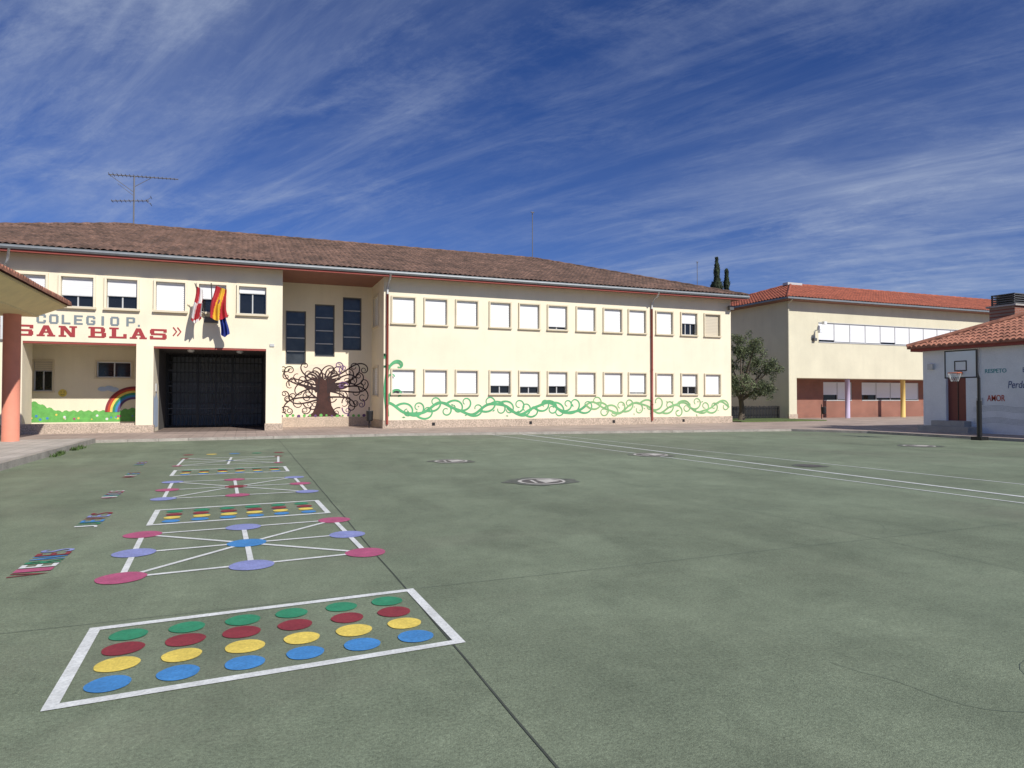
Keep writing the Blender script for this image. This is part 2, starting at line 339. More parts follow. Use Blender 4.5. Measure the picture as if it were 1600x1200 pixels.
def grid_rect(x0,y0,w,h,dx,dy,lw=.07,cr=.118):
    T=lambda u,v:(x0+u*w+v*dx,y0+v*h+u*dy)
    c=[T(0,0),T(1,0),T(1,1),T(0,1)]; hh=lw/2
    for a,b in ((0,1),(2,3)):
        (ax,ay),(bx,by)=c[a],c[b]; l=math.hypot(bx-ax,by-ay); ex,ey=(bx-ax)/l*hh,(by-ay)/l*hh; r.add([(ax-ex,ay-ey),(bx+ex,by+ey)],lw)
    for a,b in ((1,2),(3,0)):
        (ax,ay),(bx,by)=c[a],c[b]; r.add([(ax,ay),(bx,by)],lw)
    for q,k in enumerate(('pb','py','pr','pg')):
        for i in range(6):
            u=.105+i*.157; v=.17+q*.22; X,Y=T(u,v); r.disc(X+random.uniform(-.01,.01),Y+random.uniform(-.01,.01),cr*random.uniform(.96,1.04),k)
grid_rect(-.93,4.13,2.24,1.28,-.03,.13)
grid_rect(-1.12,9.56,2.19,1.22,-.04,.11,.07,.105)
grid_rect(-1.42,15.43,2.28,1.12,-.02,.03,.07,.10)
def star(N,cols,rad=.205,lw=.055):
    for a,b in ((0,2),(2,8),(8,6),(6,0),(0,8),(2,6),(1,7),(3,5)):
        r.add([N[a],N[4] if (a,b) in ((0,8),(2,6),(1,7),(3,5)) else ((N[a][0]+N[b][0])/2,(N[a][1]+N[b][1])/2),N[b]],lw)
    for p,c in zip(N,cols):
        if c: r.disc(p[0],p[1],rad,c)
star([(-1.02,6.85),(.06,6.92),(1.16,7.05),(-1.06,7.9),(.02,7.99),(1.11,8.06),(-1.11,8.92),(-.02,8.99),(1.08,9.07)],['ppk','pl','ppk','pl','pb','pl','ppk','pl','ppk'])
star([(-1.21,11.95),(-.12,11.97),(.98,12.0),(-1.26,13.08),(-.16,13.14),(.95,13.16),(-1.29,14.28),(-.2,14.26),(.91,14.25)],['pl','ppk','pl','ppk','pr','ppk','pl','ppk','pl'],.19)
star([(-1.50,17.6),(-.4,17.62),(.75,17.65),(-1.5,18.6),(-.38,18.62),(.78,18.62),(-1.5,19.66),(-.36,19.62),(.83,19.58)],['ppk',None,'ppk',None,'tblue',None,'pr',None,'pr'],.11)
for i in range(5):
    r.disc(-1.5+i*.6,20.9,.14,['pr','py','pb','pg','pr'][i])
r.mb.make("painted_boards",gm)
def word(s,x,y0,y1,h,cols):
    n=len(s); st=(y1-y0)/n
    for i,ch in enumerate(s):
        o=text(ch,cols[i%len(cols)],"letter_"+ch,gm,(x,y0+st*(i+.5),.008),(0,0,math.pi/2),st*.8,h,.01); o.data.extrude=0
cc=['pr','ppk','pw','pg','pb','pr','pl']
word("VIERNES",-1.82,7.2,8.4,.30,cc); word("JUEVES",-1.84,9.62,10.85,.26,cc[2:]+cc[:2]); word("MIERCOLES",-2.04,12.35,13.3,.22,cc[1:]+cc[:1]); word("MARTES",-2.2,15.4,16.4,.22,cc); word("LUNES",-2.38,18.05,19.1,.20,cc[3:]+cc[:3])
r=Rib(lambda x,y,o:(x,y,.006+o*.1),'pw')
r.add(wob((9.95,27.5),(11.1,4.5),20,.004),.055); r.add(wob((11.3,27.5),(11.75,4.5),20,.004),.10); r.add(wob((12.2,27),(13.6,4.5),20,.004),.05)
r.mb.make("court_lines",gm)
def cover(x,y,rd,white=True):
    e=empty("drain_cover",(x,y,0)); q=Rib(lambda a,b,o:(a-x,b-y,.0065+o*.4),'stain')
    n=48; ph=random.random()*6
    q.poly([(x+(rd*1.4*(1+.16*math.sin(2*t+ph)+.08*math.sin(5*t)+.05*math.sin(11*t)))*math.cos(t),y+(rd*1.3*(1+.14*math.sin(3*t+ph)+.05*math.sin(9*t)))*math.sin(t)) for t in [2*math.pi*i/n for i in range(n)]],'stain')
    q.off+=.004; q.disc(x,y,rd,'coverw' if white else 'cover'); q.off+=.003; q.disc(x,y,rd*.86,'cover')
    q.off+=.003
    if white:
        q.poly([(x-rd*.1,y-rd*.6),(x+rd*.75,y-rd*.2),(x+rd*.6,y+rd*.5),(x-rd*.05,y+rd*.55)],'coverw'); q.off+=.002
        q.add([(x-rd*.45,y-rd*.5),(x-rd*.3,y+rd*.5)],rd*.12,'coverw')
    q.mb.make("cover_plate",e)
cover(4.83,16.4,.42); cover(5.28,11.8,.46); cover(10.6,16.2,.48); cover(12.37,12.2,.28,white=False); cover(20.9,15.9,.48)
edge=[(-5.0,27.9),(6,28.3),(24.6,25.4),(26.4,22.5),(26.6,12),(27.2,2)]
mb=MB(); H=.10
mb.face([(x,y,H) for x,y in edge]+[(60,2,H),(60,60,H),(-40,60,H),(-40,27.9,H)],'pave')
pav=mb.make("school_pavement")
mb=MB()
for a,b in zip(edge,edge[1:]):
    A=Vector((*a,0));B=Vector((*b,0)); t=(B-A).normalized(); n=Vector((t.y,-t.x,0)); L=(B-A).length; k=int(L/1.0)
    if n.y>0 and abs(n.y)>.5: n=-n
    if abs(n.y)<=.5 and n.x>0: n=-n
    for i in range(k):
        p=A+t*(L*i/k+.006); q=A+t*(L*(i+1)/k-.006); w=n*.12
        P=[p,q,q+w,p+w]; bot=[(v.x,v.y,-.01) for v in P]; tp=[(v.x,v.y,H+.004) for v in P]
        mb.face(tp,'kerb')
        for m in range(4): mb.face([bot[m],bot[(m+1)%4],tp[(m+1)%4],tp[m]],'kerb')
mb.make("kerb_stones",pav)
mb=MB(); mb.box(-30,-5.15,-5,27.85,-.01,.16,'plat')
pl=mb.make("side_platform"); mb=MB()
for i in range(33): mb.box(-5.148,-5.0,-5+i*1.0+.006,-5+(i+1)*1.0-.006 if i<32 else 27.85,-.01,.165,'kerb')
mb.make("platform_kerb",pl)
mb=MB(); mb.box(28.6,35.6,33.6,39.5,.05,.16,'grass'); mb.make("grass_bed")

# ================================================================ MAIN SCHOOL
sch=empty("school_building")
F=33.2; HT=7.6; RY=36.6
U=[(6.66,7.93),(8.32,9.59),(9.98,11.25),(11.82,13.09),(13.49,14.76),(15.17,16.43),(16.92,18.18),(18.62,19.89),(20.24,21.48),(22.09,23.33),(23.82,25.05),(25.5,26.73)]
LW=[(-9.1,-7.75),(-7.35,-6.03),(-5.68,-4.38),(-3.80,-2.50),(-2.08,-.81),(-.42,.90)]
mb=MB(); wn=MB()
mp=mapY(F); f=.07
ops=[(a+f,b-f,z0+f,z1-f) for a,b in U for z0,z1 in ((5.27,6.70),(1.76,3.08))]
wall(mb,mp,6.3,27.5,.5,HT,ops,'cream')
ub=[.97,1,.96,1,1,.86,1,.97,1,.98,.45,1]; lb=[.88,1,.96,.62,.66,.62,1,.97,.90,1,.60,1]
for i,(a,b) in enumerate(U):
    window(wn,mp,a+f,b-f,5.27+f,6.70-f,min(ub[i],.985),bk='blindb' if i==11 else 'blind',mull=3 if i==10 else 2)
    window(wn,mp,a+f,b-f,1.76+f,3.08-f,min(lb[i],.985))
ops=[(a+f,b-f,5.40+f,6.80-f) for a,b in LW]+[(-8.61,-4.47,-.1,3.97,.0),(-3.80,.84,-.1,3.88,.0)]
wall(mb,mp,-15,1.55,0.0,HT,ops,'cream')
bl=[.985,.60,.55,.985,.5,.22]
for i,(a,b) in enumerate(LW):
    window(wn,mp,a+f,b-f,5.40+f,6.80-f,bl[i],proud=.10,w=.09,sk='cream')
wn.make("facade_windows",sch)
wall(mb,mapXr(1.55),F,RY,0,HT,[],'cream')
ret=[(34.55,36.0,5.34,6.9),(34.6,36.0,1.75,3.2)]
wall(mb,mapXl(6.3),F,RY,.5,HT,ret,'cream')
tall=[(1.87,2.88,3.34,6.14),(3.32,4.34,3.78,6.55),(4.76,5.75,4.16,7.0)]
wall(mb,mapY(RY),1.55,6.3,.6,HT,tall,'cream',.2)
wall(mb,mapXr(27.5),F,51.4,.5,HT,[],'cream'); wall(mb,mapXl(-15),F,51.4,0,HT,[],'cream'); wall(mb,mapY(51.4),-15,27.5,0,HT,[],'cream')
PY=36.0; pw=[(-8.90,-8.18,1.92,3.28),(-6.45,-5.05,2.56,3.29)]
wall(mb,mapY(PY),-9.6,-4.47,0,3.97,[(a,b,c,d,.15) for a,b,c,d in pw],'cream')
mb.face([(-8.61,F,0),(-8.61,34.6,0),(-8.61,34.6,3.97),(-8.61,F,3.97)],'cream')
mb.face([(-9.6,34.6,0),(-8.61,34.6,0),(-8.61,34.6,3.97),(-9.6,34.6,3.97)],'cream')
mb.face([(-9.6,34.6,0),(-9.6,PY,0),(-9.6,PY,3.97),(-9.6,34.6,3.97)],'cream')
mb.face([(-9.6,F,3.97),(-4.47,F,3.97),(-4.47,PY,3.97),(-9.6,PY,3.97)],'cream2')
mb.face([(-4.47,F,0),(-4.47,PY,0),(-4.47,PY,3.97),(-4.47,F,3.97)],'cream')
mb.face([(-3.8,F,0),(-3.8,35.2,0),(-3.8,35.2,3.88),(-3.8,F,3.88)],'cream')
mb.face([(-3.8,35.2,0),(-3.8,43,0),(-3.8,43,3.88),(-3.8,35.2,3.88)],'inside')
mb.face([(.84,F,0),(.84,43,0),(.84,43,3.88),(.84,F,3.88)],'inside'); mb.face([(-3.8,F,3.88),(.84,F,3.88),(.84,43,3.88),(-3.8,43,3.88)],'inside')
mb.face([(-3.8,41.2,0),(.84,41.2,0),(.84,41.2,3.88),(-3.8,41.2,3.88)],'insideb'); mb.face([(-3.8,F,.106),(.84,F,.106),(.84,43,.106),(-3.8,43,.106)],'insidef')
mb.make("walls",sch)
mb=MB()
mb.box(6.26,27.54,F-.045,F+.1,0,.5,'granite'); mb.box(6.26,6.40,F+.1,RY,0,.5,'granite'); mb.box(1.55,6.26,RY-.05,RY+.1,0,.6,'granite')
mb.box(.80,1.59,F-.045,F+.3,0,.42,'granite'); mb.box(-4.51,-3.76,F-.045,F+.3,0,.42,'granite')
mb.box(-8.66,-4.515,F-.03,F+.28,0,.52,'granite'); mb.box(-15,-8.68,F-.04,F+.1,0,.5,'granite')
for u in (8.75,14.1,19.2,23.9): mb.box(u,u+.16,F-.052,F-.04,.2,.36,'black')
mb.make("plinths",sch)
wn=MB()
for a,b,c,d in tall:
    mpp=mapY(RY); mbox(wn,mpp,a,b,c,d,.17,.2,'glass2')
    mbox(wn,mpp,a,a+.06,c,d,.10,.168,'fdark'); mbox(wn,mpp,b-.06,b,c,d,.10,.168,'fdark'); mbox(wn,mpp,a+.06,b-.06,c,c+.06,.1,.168,'fdark'); mbox(wn,mpp,a+.06,b-.06,d-.06,d,.1,.168,'fdark')
    for i in range(1,4): z=c+(d-c)*i/4; mbox(wn,mpp,a+.06,b-.06,z-.025,z+.025,.11,.165,'frame')
for a,b,c,d in ret: window(wn,mapXl(6.3),a,b,c,d,.985,proud=.05,sk='cream2')
for a,b,c,d in pw[:1]: window(wn,mapY(PY),a,b,c,d,.32,proud=.06,rev=.15,mull=2,bk='blindb')
for a,b,c,d in pw[1:]: window(wn,mapY(PY),a,b,c,d,0,proud=.06,rev=.15,mull=2,fk='board')
wn.make("recess_windows",sch)
mb=MB(); mb.box(-8.6,-4.48,F+.02,F+.2,3.88,3.965,'redpaint'); mb.box(-3.79,.83,F+.01,F+.25,3.79,3.875,'redpaint')
mb.make("lintels",sch)
gt=MB(); gy=38.2
x=-3.70
while x<.80:
    gt.box(x,x+.035,gy,gy+.03,.12,3.87,'black'); x+=.185
for z in (.15,.75,1.3,1.85,2.4,2.9,3.4): gt.box(-3.8,.84,gy-.012,gy+.042,z,z+.05,'black')
for u in (-3.8,-2.35,-1.52,-.7,.76): gt.box(u,u+.08,gy-.03,gy+.06,.1,3.87,'black')
for u0,u1 in ((-3.72,-2.35),(-2.27,-1.52),(-1.44,-.70),(-.62,.76)):
    for a,b,c,d in ((u0+.03,u1-.03,3.0,3.04),(u0+.03,u1-.03,1.05,1.09),(u0+.03,u1-.03,2.2,2.24)): gt.box(a,b,gy-.03,gy-.013,c,d,'gatef')
gt.make("passage_gate",sch)
mb=MB()
for u in (-2.4,-.3): mb.tube([(u,34.4,3.87),(u,34.4,3.78),(u,34.4,3.72)],[.12,.16,.08],'lampw',14)
mb.make("ceiling_lamps",sch,True)
mb=MB(); mb.box(-15.6,28.1,32.45,52.1,HT,HT+.10,'soffit'); mb.make("soffit_slab",sch)
mb=MB()
pr=[(-.02,.14),(-.13,.14),(-.15,.05),(-.10,-.02),(0,-.03)]
a,b=-15.7,28.2
for p,q in zip(pr,pr[1:]): mb.face([(a,32.45+p[0],HT+.03+p[1]),(b,32.45+p[0],HT+.03+p[1]),(b,32.45+q[0],HT+.03+q[1]),(a,32.45+q[0],HT+.03+q[1])],'gutter')
mb.box(a,b,32.31,32.335,HT+.14,HT+.17,'gutter')
mb.box(-15.6,28.1,32.425,32.449,HT-.09,HT+.0,'redpaint')
for p,q in zip(pr,pr[1:]): mb.face([(28.1-p[0],32.4,HT+.03+p[1]),(28.1-p[0],52,HT+.03+p[1]),(28.1-q[0],52,HT+.03+q[1]),(28.1-q[0],32.4,HT+.03+q[1])],'gutter')
mb.make("gutter",sch)
hiproof("tiled_roof",-16.4,28.15,32.38,52.2,7.76,3.4,sch,'roof')
mb=MB()
for u in (6.47,21.80):
    mb.tube([(u,F-.09,.3),(u,F-.09,6.75)],.055,'redpipe'); mb.tube([(u,F-.09,6.75),(u,F-.09,7.0),(u,F-.3,7.3),(u,32.5,7.42),(u,32.38,7.62)],.05,'frame')
    for z in (1.2,3.2,5.2): mb.tube([(u,F-.09,z),(u,F-.09,z+.05)],.068,'redpipe')
mb.tube([(-8.9,32.38,7.6),(-9.0,32.6,7.2),(-9.3,F-.1,6.9),(-9.3,F-.1,4)],.05,'frame')
mb.make("downpipes",sch,True)
mb=MB(); mb.box(27.2,27.5,32.9,33.1,6.95,7.2,'fdark'); mb.box(27.33,27.37,33.1,33.2,7.05,7.1,'fdark'); mb.box(1.0,1.2,F-.05,F,4.0,4.12,'frame'); mb.box(-3.86,-3.8+.04,34,34.3,1.9,2.25,'frame')
mb.make("floodlight",sch)
q=Rib(lambda u,v,o:(u,F-.008-o*.3,v),'tred')
paint_word(q,"COLEGIO P.",-8.14,4.71,.34,.40,.105,GR,'tgrey',.16)
paint_word(q,"SAN BLAS",-8.90,4.18,.66,.46,.115,SL,'tred',.30)
for dx in (0,.17):
    q.add([(-3.04+dx,4.74),(-2.90+dx,4.55),(-3.04+dx,4.36)],.055); q.add([(-9.22+dx,4.72),(-9.38+dx,4.55),(-9.22+dx,4.38)],.05)
q.mb.make("painted_lettering",sch)
# ---- vine mural
q=Rib(lambda u,v,o:(u,F-.006-o*.5,v),'vine')
def stem(z0,amp,ph,w,x0=6.55,x1=27.35,per=2.6,k=None):
    n=260; q.add([(x0+(x1-x0)*i/n, z0+amp*math.sin(2*math.pi*(x0+(x1-x0)*i/n)/per+ph)+.05*math.sin(5*(x0+(x1-x0)*i/n))) for i in range(n+1)],w,k)
for seg in range(2):
    k='vine' if seg==0 else 'vine2'; a,b=((6.55,17.6),(17.55,27.35))[seg]
    stem(1.05,.28,0.3,.14 if seg==0 else .11,a,b,2.9,k)
x=6.9
while x<27:
    k='vine' if x<17.5 else 'vine2'
    z=1.05+.28*math.sin(2*math.pi*x/2.9+.3); up=random.choice((-1,1))
    h=random.uniform(.2,.9)*up; 
    p,w=curl(x,z,h,random.uniform(1.6,2.3),-up*1.2,-up*random.uniform(5.5,8),.12,.05,36)
    if min(v for _,v in p)>.54 and max(v for _,v in p)<1.70 and p[-1][0]<27.3: q.add(p,w,k); x+=random.uniform(.40,.58)
    else: x+=.08
for i in range(44):
    x=random.uniform(6.8,27.2); z=random.uniform(.62,1.5); k='vine' if x<17.5 else 'vine2'; a=random.uniform(0,6.28); l=random.uniform(.10,.2)
    c,s_=math.cos(a),math.sin(a); q.poly([(x,z),(x+l*.5*c-l*.22*s_,z+l*.5*s_+l*.22*c),(x+l*c,z+l*s_),(x+l*.5*c+l*.22*s_,z+l*.5*s_-l*.22*c)],k)
# climbing stem at the corner (left of the first window)
q.add([(6.44+.06*math.sin(z*2.4),z) for z in [.7+i*.08 for i in range(33)]],.16)
for z,hh,up,L in ((2.9,1.1,-1,1.5),(3.1,1.5,1,1.2),(2.6,1.4,1,.9),(2.2,1.6,-1,.9),(1.5,1.1,-1,1.3),(1.2,1.2,1,.9),(3.0,.9,-1,1.1)):
    p,w=curl(6.46,z,hh,L,0,up*9,.14,.06,36); p=[(max(6.34,min(7.3,a)),b) for a,b in p]; q.add(p,w)
q.mb.make("vine_mural",sch)
# ---- tree mural
q=Rib(lambda u,v,o:(u,RY-.006-o*.5,v),'swirl')
q.poly([(1.58,.62),(6.2,.62),(6.2,2.5),(5.6,3.2),(4.4,3.45),(3.0,3.35),(1.9,3.0),(1.58,2.6)],'peach')
q.poly([(2.95,.62),(3.25,.85),(3.42,1.3),(3.45,1.9),(3.35,2.4),(3.15,2.75),(3.5,2.6),(3.7,2.75),(3.85,2.55),(4.1,2.8),(4.2,2.6),(4.5,2.7),(4.2,2.3),(4.12,1.8),(4.2,1.2),(4.4,.85),(4.75,.62)],'trunkp')
random.seed(11)
def ok(p,lst,md):
    c=p[-1]
    return all(math.hypot(c[0]-a,c[1]-b)>md for a,b in lst)
ends=[]
for side,cnt in ((-1,11),(1,13)):
    done=0; tries=0
    while done<cnt and tries<900:
        tries+=1
        x=3.78+side*random.uniform(.2,.4); z=random.uniform(1.5,2.7); h=math.pi/2-side*random.uniform(-.1,1.9)
        up=random.choice((-1,1)); L=random.uniform(1.5,3.6)
        p,w=curl(x,z,h,L,up*random.uniform(-.8,.4),up*random.uniform(8,14),.10,.035,70,2.8)
        if all(1.64<a<6.18 and .72<b<3.5 for a,b in p) and ok(p,ends,.40): q.add(p,w); ends.append(p[-1]); done+=1
done=0;tries=0
while done<26 and tries<3000:
    tries+=1
    cx=random.choice([random.uniform(1.8,3.2),random.uniform(4.4,6.0)]); z=random.uniform(.95,3.2); up=random.choice((-1,1))
    p,w=curl(cx,z,random.uniform(0,6.28),random.uniform(.9,1.5),up*2,up*random.uniform(11,15),.06,.03,40,1.2)
    if all(1.64<a<6.18 and .70<b<3.5 for a,b in p) and ok(p,ends,.33): q.add(p,w,'swirl' if cx<4 else random.choice(('swirl','mpurple'))); ends.append(p[-1]); done+=1
for i in range(8):
    x=3.45+i*.1; p,w=curl(x,2.6,math.pi/2+(3.5-i)*.12,random.uniform(.9,1.3),(3.5-i)*.5,(-1 if i>3 else 1)*11,.09,.03,36)
    if all(.68<b<3.6 for a,b in p): q.add(p,w)
for i in range(16):
    x=1.7+i*.28; q.disc(x,.64+random.random()*.06,random.uniform(.05,.09),'mpurple' if i%3==0 else 'mgreen',12)
q.mb.make("tree_mural",sch)
# ---- porch mural
q=Rib(lambda u,v,o:(u,PY-.006-o,v),'mgreen')
random.seed(5)
pts=[(-9.55,.5)]; n=60
for i in range(n+1):
    u=-9.55+i*(5.05/n); t=i/n; zt=.95+.75*max(0,1-t*3.2)+.10*abs(math.sin(i*.9))+.35*max(0,t-.75)*2
    pts.append((u,zt))
pts.append((-4.5,.5)); q.poly(pts,'mgreen')
for i in range(26): q.disc(random.uniform(-9.4,-4.6),random.uniform(.62,.85),random.uniform(.03,.06),random.choice(['pw','py','ppk','pb']),10)
q.disc(-7.78,1.83,.17,'py'); q.disc(-7.84,1.88,.02,'pk',8); q.disc(-7.72,1.88,.02,'pk',8); q.add([(-7.86,1.79),(-7.82,1.75),(-7.74,1.75),(-7.70,1.79)],.02,'pk')
for u,v in ((-6.2,2.02),(-5.95,2.06),(-5.75,2.0)): q.disc(u,v,.2,'mblue',ry=.11)
for i,k in enumerate(['pr','torg','py','pg','pb','mpurple']):
    R=1.15-i*.1; q.add([(-4.9-R*math.cos(t),.95+R*math.sin(t)) for t in [math.pi/2*(m/20)*1.1 for m in range(21)] if -4.9-R*math.cos(t)<-4.5],.1,k)
q.mb.make("porch_mural",sch)
q=Rib(lambda u,v,o:(-3.79+o,u,v),'mblue'); q.poly([(33.3,.3),(34.9,.3),(34.9,1.5),(34.3,1.9),(33.7,1.6),(33.3,1.75)],'mblue'); q.mb.make("passage_mural",sch)

# ---- flags
def flag(x0,z1,tipy,w,h,fn,seed):
    n,mm=28,24; mb=MB(); V={}
    for i in range(n+1):
        for jn in range(mm+1):
            u=i/n; v=jn/mm
            sq=w*(.62+.38*v)
            X=x0+sq*(u-.5)+.06*math.sin(v*4+seed); Y=tipy+.10*math.sin(u*15+seed+v*2)*(.4+.6*v)+.03*math.sin(v*9)
            Z=z1-h*v*(1-.22*abs(u-.4)) -.14*u*(1-v)
            V[i,jn]=(X,Y,Z)
    for i in range(n):
        for jn in range(mm): mb.face([V[i,jn+1],V[i+1,jn+1],V[i+1,jn],V[i,jn]],fn(i/n,jn/mm))
    return mb
fg=empty("flag_group")
def cyl(u,v):
    a=int(u*1.99+v*.6)%2; b=int(v*2.2)%2; return 'fr' if (a+b)%2==0 else 'fw'
def esp(u,v):
    t=u+.35*(v-.5); 
    if .40<t<.52 and .34<v<.46: return 'fp'
    return 'fy' if .27<t<.66 else 'fr'
flag(-2.0,6.50,32.3,.42,1.65,cyl,1).make("flag_castilla",fg,True); flag(-1.12,6.55,32.25,.72,1.55,esp,2).make("flag_spain",fg,True); flag(-.95,5.6,32.45,.36,1.30,lambda u,v:'fb',4).make("flag_europe",fg,True)
mb=MB()
for x,t in ((-2.0,6.6),(-1.35,6.65),(-.9,6.5)):
    mb.tube([(-1.5+(x+1.5)*.4,F-.02,5.15),(x-.12,32.2,t)],.022,'fdark',8)
mb.box(-1.8,-1.2,F-.05,F,5.0,5.25,'fdark'); mb.make("flag_poles",fg)
# antennas
def antenna(name,x,y,z0,z1,full):
    e=empty(name,(x,y,z0)); mb=MB(); h=z1-z0
    mb.tube([(0,0,-.3),(0,0,h)],.04 if full else .03,'alu',8)
    if full:
        mb.tube([(-1.25,0,h-.05),(2.2,.1,h+.12)],.032,'alu',6)
        for i in range(17):
            u=-1.2+i*.2; l=.34-.01*i; mb.tube([(u,-l,h-.04+i*.008),(u,l,h-.04+i*.008)],.016,'alu',5)
        mb.tube([(0,0,h-.9),(-1.25,0,h-.02)],.018,'alu',5); mb.tube([(0,0,h-.6),(.9,0,h+.04)],.018,'alu',5)
        mb.tube([(-1.1,0,h-1.5),(.75,0,h-1.3)],.028,'alu',6)
        for i in range(9):
            u=-1.05+i*.21; mb.tube([(u,-.3,h-1.5+i*.023),(u,.3,h-1.5+i*.023)],.015,'alu',5)
        for zz in (-.2,.2): mb.tube([(.6,0,h-1.3),(.85,0,h-1.3+zz)],.016,'alu',5); mb.tube([(.85,-.3,h-1.3+zz),(.85,.3,h-1.3+zz)],.016,'alu',5)
        mb.tube([(0,0,h-1.1),(-.8,0,h-.5)],.014,'alu',5)
    else:
        mb.tube([(-.12,0,h),(.12,0,h)],.035,'alu',6); mb.tube([(0,-.1,h-.1),(0,.1,h-.1)],.02,'alu',6)
    mb.make("antenna_frame",e)
antenna("tv_antenna",-5.9,42.3,11.2,13.95,True); antenna("lightning_rod",18.24,42.3,11.1,14.4,False)
antenna("lightning_rod",41.5,55,9,15.1,False)

# ================================================================ CANOPY (left)
cn=empty("entrance_canopy")
mb=MB()
EX=-6.0; EY=28.2; Y0=4
mb.box(-16,EX-.7,Y0,EY-.6,4.40,4.62,'plsoffit')
mb.face([(EX-.02,Y0,4.86),(EX-.02,EY-.02,4.86),(EX-.7,EY-.6,4.45),(EX-.7,Y0,4.45)],'plsoffit')
mb.face([(EX-.02,EY-.02,4.86),(-16,EY-.02,4.86),(-16,EY-.6,4.45),(EX-.7,EY-.6,4.45)],'plsoffit')
mb.box(EX-.04,EX,Y0,EY,4.84,4.91,'plsoffit'); mb.box(-16,EX-.04,EY-.04,EY,4.84,4.91,'plsoffit')
mb.make("canopy_slab",cn)
mb=MB(); tiles(mb,(EX+.12,EY+.12,4.93),(0,-1,0),(-1,0,0),EY-Y0,5,2.0,True,False,'roofs',.24,.4,.10,8,.02); tiles(mb,(EX+.12,EY+.12,4.93),(-1,0,0),(0,-1,0),10,5,2.0,True,True,'roofs',.24,.4,.10,8,.02)
mb.make("canopy_tiles",cn)
mb=MB()
for y in (27.0,21,15,9):
    mb.tube([(-7.3,y,.16),(-7.3,y,4.42)],.25,'salmon',28)
mb.make("canopy_columns",cn,True)

# ================================================================ ANNEX (right)
an=empty("annex_building"); AX=36.0; AY=37.3; AH=8.55
mb=MB(); wn=MB()
band=(38.8,57.5,5.72,7.1)
wall(mb,mapY(AY),AX,80,3.05,AH,[band+(.15,)],'creamR')
wall(mb,mapY(AY),AX,36.7,0,3.05,[],'creamR')
wall(mb,mapXl(AX),AY,53,0,AH,[],'creamR'); wall(mb,mapY(53),AX,80,0,AH,[],'creamR'); wall(mb,mapXr(80),AY,53,0,AH,[],'creamR')
mb.face([(36.7,AY,3.05),(80,AY,3.05),(80,39.2,3.05),(36.7,39.2,3.05)],'creamR'); mb.face([(36.7,AY,0),(36.7,39.2,0),(36.7,39.2,3.05),(36.7,AY,3.05)],'creamR')
lw=[(41.2,44.1),(45.2,51.5),(53,58),(60,66)]
wall(mb,mapY(39.2),36.7,80,0,3.05,[(a,b,1.45,2.85,.12) for a,b in lw],'brick')
mb.box(AX-.05,36.75,AY-.04,AY+.1,0,.45,'granite')
mb.make("walls",an)
mp=mapY(AY); a,b,c,d=band; mbox(wn,mp,a,b,c,d,.12,.15,'glass'); n=12
for i in range(n):
    u0=a+(b-a)*i/n+.02; u1=a+(b-a)*(i+1)/n-.02; zb=c+.05+(0 if i%4 else .1); mbox(wn,mp,u0+.02,u1-.02,zb,d-.02,.05,.09,'blind'); mbox(wn,mp,u1,u1+.04,c,d,.02,.12,'frame')
mbox(wn,mp,a,b,c-.06,c,-.04,.1,'frame'); mbox(wn,mp,a,b,d,d+.05,-.02,.1,'frame')
for a,b in lw:
    mp2=mapY(39.2); mbox(wn,mp2,a,b,1.45,2.85,.10,.12,'glass'); k=max(2,int((b-a)/1.3))
    for i in range(k):
        u0=a+(b-a)*i/k+.03; u1=a+(b-a)*(i+1)/k-.03; mbox(wn,mp2,u0,u1,1.5+random.choice((0,.12,.35)),2.83,.03,.07,'blind'); mbox(wn,mp2,u1,u1+.05,1.45,2.85,0,.1,'frame')
    mbox(wn,mp2,a,b,1.39,1.45,-.03,.1,'frame')
wn.make("windows",an)
mb=MB(); mb.tube([(41.9,AY+.3,0),(41.9,AY+.3,3.05)],.17,'lilac',20); mb.tube([(47.7,AY+.3,0),(47.7,AY+.3,3.05)],.17,'yellow',20); mb.tube([(53.5,AY+.3,0),(53.5,AY+.3,3.05)],.17,'salmon',20); mb.make("columns",an,True)
mb=MB(); mb.box(35.2,80.7,36.5,53.8,AH,AH+.12,'soffit'); mb.make("soffit_slab",an)
mb=MB(); mb.box(35.1,80.8,36.40,36.5,AH+.03,AH+.15,'gutter'); mb.box(35.08,35.2,36.5,53.8,AH+.03,AH+.15,'gutter'); mb.tube([(35.9,AY-.09,.3),(35.9,AY-.09,8.3),(35.6,36.5,8.55)],.05,'creamR'); mb.make("gutter",an)
hiproof("tiled_roof",35.1,80.8,36.42,53.9,AH+.13,2.75,an,'roofr',.30,.5,4)
mb=MB(); mb.box(38.45,38.55,AY-.5,AY,6.5,6.56,'frame'); mb.box(38.3,38.62,AY-.62,AY-.4,6.3,6.52,'board'); mb.box(38.85,39.1,AY-.5,AY-.25,6.95,7.15,'board'); mb.tube([(38.4,AY-.05,5.95),(38.4,AY-.05,6.5)],.03,'board'); mb.box(38.2,38.45,AY-.2,AY,5.75,5.95,'fdark'); mb.make("wall_lamps",an)
mb=MB(); mb.box(43,44.6,44.6,45.2,11.3,11.52,'frame'); mb.make("roof_vent",an)

